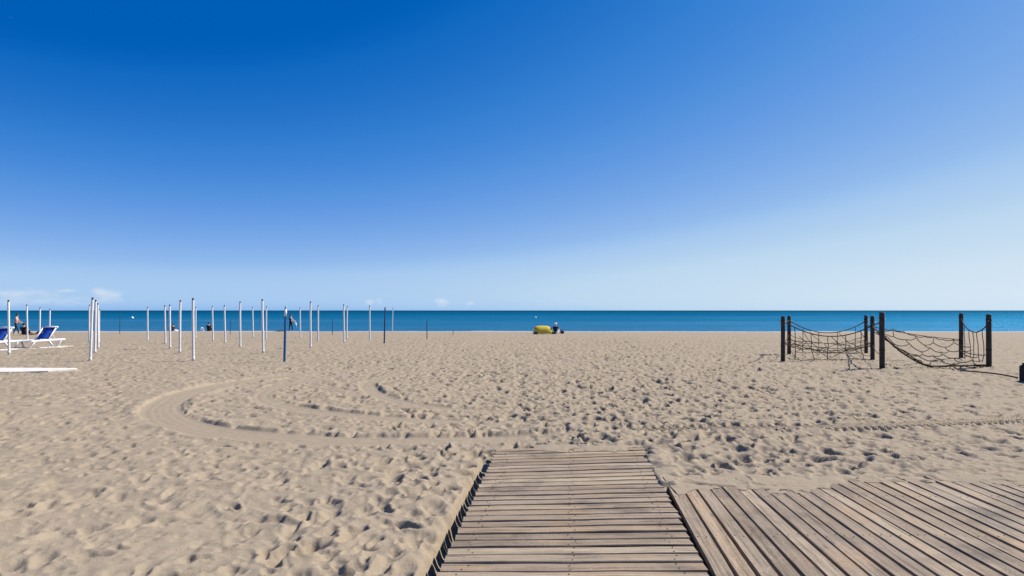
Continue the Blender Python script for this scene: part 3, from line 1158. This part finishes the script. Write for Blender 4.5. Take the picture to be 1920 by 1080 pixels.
def curtain(net, a, b, ha, hb, sag, nv, mid=.5, bottom=True, r=.022, zig=True):
    """sagging head rope, hanging ropes, a middle rope and slack diagonals"""
    top = sag_curve(P(a, ha), P(b, hb), sag)
    rope("head_rope", top, net, r)
    feet = sag_curve(P(a, .05), P(b, .05), .02)
    midc = sag_curve(P(a, mid + .06), P(b, mid - .02), .10, skew=.03)
    rope("cross_rope", midc, net, .013)
    if bottom:
        rope("foot_rope", [jit(on_curve(feet, i / 14), .03) for i in range(1, 14)], net, .012)
    for i in range(nv):
        t = (i + .75) / (nv + .5) + rng.uniform(-.02, .02)
        p = on_curve(top, t)
        q = jit(on_curve(feet, t + rng.uniform(-.015, .03)), .03)
        m = jit(on_curve(midc, t), .015)
        rope("hanging_rope", wiggle(p, m, 4, .015) + wiggle(m, q, 4, .02)[1:], net, .015)
    if zig:
        for i in range(nv + 1):
            t = (i + .3) / (nv + 1.2)
            p = on_curve(top if i % 2 else midc, t)
            q = on_curve(midc if i % 2 else feet, t + rng.uniform(.10, .18))
            rope("slack_rope", wiggle(p, q, 6, .03, .05), net, .011)


net1 = empty("climbing_net", P("A", 0))
bpy.context.view_layer.update()


def adopt(root):
    bpy.context.view_layer.update()
    inv = root.matrix_world.inverted()
    for c in root.children:
        c.matrix_parent_inverse = inv


tag(net1, "sagging dark rope net hung between the left four posts", "rope net")
curtain(net1, "A", "D", 1.27, 1.12, .42, 5, .48)
curtain(net1, "B", "C", 1.24, 1.22, .46, 4, .45, r=.020)
rope("head_rope", sag_curve(P("A", 1.26), P("B", 1.24), .03), net1, .02)
rope("head_rope", sag_curve(P("C", 1.08), P("D", 1.12), .04), net1, .02)
rope("cross_rope", sag_curve(P("A", .52), P("B", .52), .10), net1, .013)
rope("cross_rope", sag_curve(P("C", .5), P("D", .5), .12), net1, .013)
# slack belly of the net between the two long sides
near = sag_curve(P("A", .62), P("D", .55), .30)
farc = sag_curve(P("B", .72), P("C", .68), .32)
belly = MB()


def hexnet(mb, near, farc, ns, nt, r, dip=.12, seedj=.05):
    pts = {}

    def pt(i, j):
        if (i, j) not in pts:
            s = min(1, max(0, i / ns))
            t = min(1, max(0, (j + (0.30 if (i + j) % 2 == 0 else -0.12) * (1 if 0 < j < nt else 0)) / nt))
            p = on_curve(near, s).lerp(on_curve(farc, s), t)
            p.z -= dip * math.sin(math.pi * t)
            p = jit(p, seedj)
            p.z = max(p.z, float(profile(p.y)) + .03)
            pts[(i, j)] = p
        return pts[(i, j)]
    for j in range(nt + 1):
        for i in range(ns):
            up = (i + j) % 2 == 0
            a, b = pt(i, j), pt(i + 1, j)
            da = Vector((0, 0, 0))
            mb.tube(wiggle(a, b, 4, .015, .04), r, 5)
            if up and j < nt:
                mb.tube(wiggle(a, pt(i, j + 1), 4, .015, .03), r, 5)


hexnet(belly, near, farc, 7, 5, .010, .10)
belly.build("net_mesh", ROPE, net1, True)
for k in range(9):
    t0 = rng.uniform(.12, .8)
    a_ = on_curve(near, t0).lerp(on_curve(farc, t0), rng.uniform(0, .9))
    t1_ = min(1, max(0, t0 + rng.choice((-1, 1)) * rng.uniform(.1, .3)))
    b_ = floor_pt(on_curve(near, t1_).lerp(on_curve(farc, t1_), rng.uniform(0, .9)), rng.uniform(.03, .35))
    rope("slack_rope", [p if p.z > float(profile(p.y)) + .02 else floor_pt(p, .03) for p in wiggle(a_ + Vector((0, 0, .12)), b_, 8, .06, rng.uniform(.03, .14))], net1, .012)
adopt(net1)

net2 = empty("climbing_net", P("E", 0))
tag(net2, "slack honeycomb rope net drooping to the sand between the right posts", "rope net")
e, g_, d_, f_ = P("E", .95), P("G", .06), P("D", 1.08), P("F", .62)
near = []
for i in range(21):
    t = i / 20
    q = e.lerp(P("G", 0.0), t)
    q.z = float(profile(q.y)) + max(.05, .93 * (1 - t / .52) ** 1.7 if t < .52 else .05)
    near.append(q)
rope("edge_rope", near, net2, .030)
rope("edge_rope", [jit(p, .02) + Vector((.02, -.06, .01)) for p in near[3:]], net2, .020)
farc = sag_curve(d_, f_, .06)
rope("edge_rope", farc, net2, .016)
mesh = MB()
hexnet(mesh, near, farc, 9, 5, .013, .10, .07)
mesh.build("net_mesh", ROPE, net2, True)
rope("head_rope", sag_curve(P("D", 1.16), P("E", 1.33), .05), net2, .022)
rope("head_rope", sag_curve(P("D", 1.10), P("E", .95), .04), net2, .026)
rope("cross_rope", sag_curve(P("D", .5), P("E", .45), .12), net2, .013)
top = sag_curve(P("F", 1.29), P("G", 1.25), .34)
rope("head_rope", top, net2, .022)
low = sag_curve(P("F", .26), P("G", .34), .06)
rope("cross_rope", low, net2, .018)
for t in (.14, .32, .46, .6, .79):
    a = on_curve(top, t)
    b = on_curve(low, t + .05)
    rope("hanging_rope", wiggle(a, jit(b, .02), 6, .02) + [jit(floor_pt(b, .05), .05)], net2, .014)
# the long edge rope runs on over the sand to the dark block
gg = P("G", 0)
run = [near[13]]
for px, py in ((1800, 697), (1838, 701), (1866, 704), (1890, 708), (1908, 712)):
    q, z = ground(px, py)
    run.append(Vector((q.x, q.y, z + .045)))
rope("ground_rope", [Vector(p) for p in spline([tuple(p) for p in run], 5)], net2, .024)
adopt(net2)

# dark block at the right edge
q, z = ground(1949, 716)
blk = empty("anchor_block", (q.x, q.y, z), R(12))
tag(blk, "low dark block at the right edge where the rope ends", "block")
m = MB()
m.box((0, 0, .16), (.56, .46, .46), bev=.05)
m.build("body", BLACKB, blk)
m = MB()
m.box((0, 0, .40), (.50, .40, .03), bev=.012)
m.build("lid", BLACKB, blk)
m = MB()
m.tube([(-.28, -.06, .06), (-.34, -.05, .09), (-.34, .05, .09), (-.28, .06, .06)], .014, 8)
m.build("ring", IRON, blk, True)

# ------------------------------------------------------------------ people
EDGES = [("pelvis", "belly"), ("belly", "chest"), ("chest", "neck"), ("neck", "head"), ("head", "crown"),
         ("chest", "shl"), ("shl", "ell"), ("ell", "hal"), ("chest", "shr"), ("shr", "elr"), ("elr", "har"),
         ("pelvis", "hil"), ("hil", "knl"), ("knl", "anl"), ("anl", "tol"),
         ("pelvis", "hir"), ("hir", "knr"), ("knr", "anr"), ("anr", "tor")]
RAD = dict(pelvis=(.15, .12), belly=(.135, .11), chest=(.16, .115), neck=(.058, .058), head=(.082, .092), crown=(.07, .08),
           shl=(.062, .062), ell=(.042, .042), hal=(.034, .034), shr=(.062, .062), elr=(.042, .042), har=(.034, .034),
           hil=(.09, .09), knl=(.06, .06), anl=(.042, .042), tol=(.035, .035), hir=(.09, .09), knr=(.06, .06), anr=(.042, .042), tor=(.035, .035))


def person(label, px, py, rz, J, top_mat, leg_mat, hair=True, scale=1.0, lift=0.0, hatmat=None, leg_z=None, group="people by the water"):
    g, z = ground(px, py)
    root = empty("person", (g.x, g.y, z + lift), rz)
    root.scale = (scale,) * 3
    tag(root, label, "person", group)
    names = list(J)
    me = bpy.data.meshes.new("body")
    me.from_pydata([J[k] for k in names], [(names.index(a), names.index(b)) for a, b in EDGES], [])
    tmp = bpy.data.objects.new("tmp_body", me)
    COL.objects.link(tmp)
    tmp.modifiers.new("skin", "SKIN")
    for i, k in enumerate(names):
        sv = me.skin_vertices[0].data[i]
        sv.radius = RAD[k]
        sv.use_root = (k == "pelvis")
    ss = tmp.modifiers.new("sub", "SUBSURF")
    ss.levels = 1
    dg = bpy.context.evaluated_depsgraph_get()
    bm_ = bpy.data.meshes.new_from_object(tmp.evaluated_get(dg))
    bpy.data.objects.remove(tmp)
    vs = [v.co.copy() for v in bm_.vertices]
    fs = [tuple(p.vertices) for p in bm_.polygons]
    mb = MB()
    mb.add(vs, fs)
    # fingers on both hands, nose and ears
    for el, ha in (("ell", "hal"), ("elr", "har")):
        e_, h_ = Vector(J[el]), Vector(J[ha])
        d = (h_ - e_).normalized()
        sd = d.cross(Vector((0, 0, 1)))
        sd = sd.normalized() if sd.length > .01 else Vector((1, 0, 0))
        for k, L in enumerate((.075, .085, .08, .065)):
            p0 = h_ + sd * (.024 - .016 * k)
            mb.tube([p0, p0 + d * (L * .6), p0 + d * L + Vector((0, 0, -.012))], [.010, .009, .007], 5)
        mb.tube([h_ + sd * .02, h_ + sd * .05 + d * .03, h_ + sd * .055 + d * .06], [.012, .010, .008], 5)
    hd = (Vector(J["head"]) + Vector(J["crown"])) / 2
    mb.ball(hd + Vector((0, .095, -.03)), (.014, .02, .022), 6, 4)
    for s in (-1, 1):
        mb.ball(hd + Vector((s * .085, 0, -.02)), (.012, .02, .03), 6, 4)
    # clothing by nearest bone
    segs = [(Vector(J[a]), Vector(J[b]), a, b) for a, b in EDGES]
    fm = []
    for f in mb.f:
        c = sum((mb.v[i] for i in f), Vector()) / len(f)
        best, who = 9, None
        for a, b, na, nb in segs:
            ab = b - a
            t = max(0, min(1, (c - a).dot(ab) / max(ab.length_squared, 1e-6)))
            d = (c - (a + ab * t)).length
            if d < best:
                best, who = d, (na, nb, t)
        na, nb, t = who
        mi = 0
        if (na, nb) in (("pelvis", "belly"), ("belly", "chest"), ("chest", "shl"), ("chest", "shr")) or (nb in ("ell", "elr") and t < .5):
            mi = 1
        if nb in ("hil", "hir", "knl", "knr") or (na in ("knl", "knr") and t < .85) or (na == "pelvis" and nb == "belly" and t < .35):
            mi = 2
        fm.append(mi)
    mb.m = fm
    mb.build("body", [SKIN, top_mat or SKIN, leg_mat or SKIN], root, True)
    if hair:
        h = MB()
        h.ball(hd + Vector((0, -.018, .028)), (.098, .108, .105), 12, 8)
        h.build("hair", hatmat or HAIR, root, True)
        if hatmat:
            h = MB()
            h.tube([hd + Vector((0, 0, .045)), hd + Vector((0, 0, .055))], .17, 14)
            h.build("hat_brim", hatmat, root, True)
    return root


def J_stand(stride=.16, bend=0.0, armfwd=.1):
    def b(y, z):     # bend forward from the pelvis
        dz = z - .92
        return (y + math.sin(bend) * dz, .92 + math.cos(bend) * dz)
    o = {}
    o["pelvis"] = (0, 0, .93)
    for k, y, z in (("belly", 0, 1.1), ("chest", .0, 1.32), ("neck", .01, 1.47), ("head", .03, 1.57), ("crown", .03, 1.66)):
        yy, zz = b(y, z)
        o[k] = (0, yy, zz)
    for s, k in ((-1, "l"), (1, "r")):
        yy, zz = b(0, 1.39)
        o["sh" + k] = (s * .18, yy, zz)
        yy, zz = b(armfwd * .5, 1.12)
        o["el" + k] = (s * .23, yy, zz)
        yy, zz = b(armfwd * 2.2, .95)
        o["ha" + k] = (s * .2, yy, zz)
        st = s * stride
        o["hi" + k] = (s * .09, 0, .86)
        o["kn" + k] = (s * .10, st * .55 + .03, .48)
        o["an" + k] = (s * .10, st * 1.2, .08)
        o["to" + k] = (s * .11, st * 1.2 + .14, .035)
    return o


def J_sit(lean=-.15, knees=.48):
    o = {"pelvis": (0, 0, .12), "belly": (0, lean * .4, .28), "chest": (0, lean * .7 + .03, .50), "neck": (0, lean * .8 + .06, .65),
         "head": (0, lean * .8 + .10, .75), "crown": (0, lean * .8 + .10, .84)}
    cy = lean * .7 + .03
    for s, k in ((-1, "l"), (1, "r")):
        o["sh" + k] = (s * .18, cy, .57)
        o["el" + k] = (s * .25, cy + .17, .38)
        o["ha" + k] = (s * .14, cy + .42, .42)
        o["hi" + k] = (s * .10, .06, .11)
        o["kn" + k] = (s * .13, .40, knees)
        o["an" + k] = (s * .13, .62, .08)
        o["to" + k] = (s * .14, .76, .04)
    return o


def J_lie():
    o = {"pelvis": (0, 0, .11), "belly": (0, -.18, .11), "chest": (0, -.40, .13), "neck": (0, -.56, .15), "head": (0, -.66, .16), "crown": (0, -.75, .17)}
    for s, k in ((-1, "l"), (1, "r")):
        o["sh" + k] = (s * .18, -.45, .12)
        o["el" + k] = (s * .30, -.25, .07)
        o["ha" + k] = (s * .25, -.02, .06)
        o["hi" + k] = (s * .09, .06, .10)
        o["kn" + k] = (s * .10, .48, .16 if s < 0 else .30)
        o["an" + k] = (s * .10, .88, .07)
        o["to" + k] = (s * .11, .92, .16)
    return o


person("bare-chested person in dark trousers walking behind the loungers", 30, 628, R(-70), J_stand(.2, .10, .2), None, GREYC, scale=.93, group=None)
person("person in black seated on the sand next to the bare-chested walker", 45, 628.5, R(15), J_sit(), BLACKC, BLACKC, group=None)
person("tanned person lying on the sand behind the second white pole", 58, 628, R(75), J_lie(), None, BLACKC, group=None)
person("small reclining person beside a white towel, right of the close pole pair", 323.5, 620.5, R(60), J_sit(-.3, .3), GREYC, SKIN, scale=.95, group=None)
person("person in black seated by the water left of a white pole", 391, 621, R(10), J_sit(-.02, .4), BLACKC, BLACKC, scale=1.12, group=None)
person("person in black walking along the shore with a white towel over the arm", 545, 622, R(-35), J_stand(.12, .0, .12), BLACKC, BLACKC, scale=.98, group=None)
person("person in navy with white hat seated beside the yellow beach shelter", 1041.5, 626.5, R(-25), J_sit(-.05, .4), NAVYC, WHITEC, scale=1.0, hatmat=WHITEC, group=None)


def blob_mesh(name, label, cat, px, py, r, mat, seed, squash=.6, lift=0.0, parts=None):
    g, z = ground(px, py)
    m = MB()
    m.ball((0, 0, 0), 1.0, 16, 10)
    rr = random.Random(seed)
    ax = [Vector((rr.uniform(-1, 1), rr.uniform(-1, 1), rr.uniform(-1, 1))).normalized() for _ in range(9)]
    for i, v in enumerate(m.v):
        k = 1 + .12 * sum(math.sin(3 * v.dot(a) + j) for j, a in enumerate(ax)) / 3
        p = Vector((v.x * r[0] * k, v.y * r[1] * k, v.z * r[2] * k))
        p.z = max(p.z + r[2] * squash, -.02)
        m.v[i] = p
    root = empty(name, (g.x, g.y, z + lift), rr.uniform(-.3, .3))
    m.build("body", mat, root, True)
    tag(root, label, cat)
    return root


# towel carried over the walker's arm: a hanging folded sheet
g, z = ground(545, 622)
tw = MB()
nu, nv = 8, 8
for i in range(nu + 1):
    for j in range(nv + 1):
        u, w = i / nu, j / nv
        x = .02 + .62 * u
        zz = 1.40 - .14 * u - .50 * u * u - .22 * w * (0.4 + u)
        y = -.05 + .05 * math.sin(9 * u + 4 * w)
        tw.v.append(Vector((x, y, zz)))
for i in range(nu):
    for j in range(nv):
        a = i * (nv + 1) + j
        tw.f.append((a, a + nv + 1, a + nv + 2, a + 1))
        tw.m.append(0)
two = tw.build("towel", WHITEC, None, True)
two.location = (g.x + .02, g.y - .16, z)
sd = two.modifiers.new("thickness", "SOLIDIFY")
sd.thickness = .02
tag(two, "white towel hanging from the shore walker's outstretched arm", "towel")

bg1 = blob_mesh("towel", "white crumpled towel beside the small reclining person", "towel", 329.5, 620.5, (.26, .18, .14), WHITEC, 3)
bg2 = blob_mesh("bag", "white bulging beach bag left of the black-clad seated person", "bag", 378.8, 621, (.22, .18, .24), WHITEC, 4, .8)
m = MB()
m.tube([(-.12, 0, .34), (-.09, 0, .46), (.09, 0, .46), (.12, 0, .34)], .016, 6)
m.build("handle", WHITEC, bg2, True)
bg3 = blob_mesh("bag", "dark purple bag on the sand right of the white-hatted person", "bag", 1053.5, 626, (.22, .17, .17), PURPLE, 5, .7)
m = MB()
m.tube([(-.10, 0, .25), (-.07, 0, .33), (.07, 0, .33), (.10, 0, .25)], .014, 6)
m.build("handle", PURPLE, bg3, True)
blob_mesh("seaweed_clump", "small dark clump at the water's edge left of the blue pole", "seaweed", 526, 621.5, (.42, .3, .09), OLIVE, 6, .4)

# yellow pop-up shelter
g, z = ground(1018, 626.5)
sh = empty("beach_shelter", (g.x, g.y, z), R(8))
tag(sh, "low yellow pop-up beach shelter on the sand at the water's edge", "beach shelter")


def shell(scale, y0, name, mat, x0=-1.0, x1=1.0, th=.012):
    m = MB()
    n1, n2 = 14, 10
    for i in range(n1 + 1):
        u = x0 + (x1 - x0) * i / n1
        for j in range(n2 + 1):
            a = math.pi * (.02 + .72 * j / n2)
            prof = (1 - abs(u) ** 4.5 * .55)
            y = y0 - .50 * math.cos(a) * prof * -1.0 * scale
            zz = .66 * math.sin(a) ** .8 * prof * scale
            m.v.append(Vector((u * .80 * scale + .07 * (zz / .7) * (-1), -y, zz)))
    for i in range(n1):
        for j in range(n2):
            b = i * (n2 + 1) + j
            m.f.append((b, b + 1, b + n2 + 2, b + n2 + 1))
            m.m.append(0)
    o = m.build(name, mat, sh, True)
    s = o.modifiers.new("thickness", "SOLIDIFY")
    s.thickness = th
    return o


shell(1.0, 0, "canopy", YELLOW)
shell(1.012, 0, "edge_trim", PALEY, .86, 1.0)
shell(1.012, 0, "edge_trim", PALEY, -1.0, -.86)
m = MB()
m.box((0, 0, .012), (1.5, .9, .02), bev=.006)
m.build("floor_sheet", OLIVE, sh)
m = MB()
m.box((-.60, -.50, .12), (.26, .18, .22), bev=.05)
o = m.build("bag", OLIVE, None)
o.location = (g.x, g.y, z)
tag(o, "small dark bag leaning on the yellow shelter's left end", "bag")
m = MB()
m.box((.86, -.22, .10), (.30, .22, .18), bev=.05)
o = m.build("bag", BLACKC, None)
o.location = (g.x, g.y, z)
tag(o, "black bag between the yellow shelter and the white-hatted person", "bag")

# ------------------------------------------------------------------ buoys
def buoy(label, px, py, r):
    v = (py - HORIZON) / FPX
    d = (CAM_H - SEA_Z) / v
    root = empty("buoy", ((px - 960) / FPX * d, d, SEA_Z))
    tag(root, label, "buoy", "mooring buoys on the sea")
    m = MB()
    m.ball((0, 0, r * .35), (r, r, r * .9), 14, 10)
    m.build("float", BUOYM, root, True)
    m = MB()
    m.tube([(0, 0, r * 1.1), (0, 0, r * 1.6)], r * .12, 8)
    m.build("ring", BUOYM, root, True)


buoy("white buoy on the sea between the tight pole cluster and the lone pole", 248, 597, .55)
buoy("pale buoy on the sea above the yellow shelter", 1004, 596, .45)
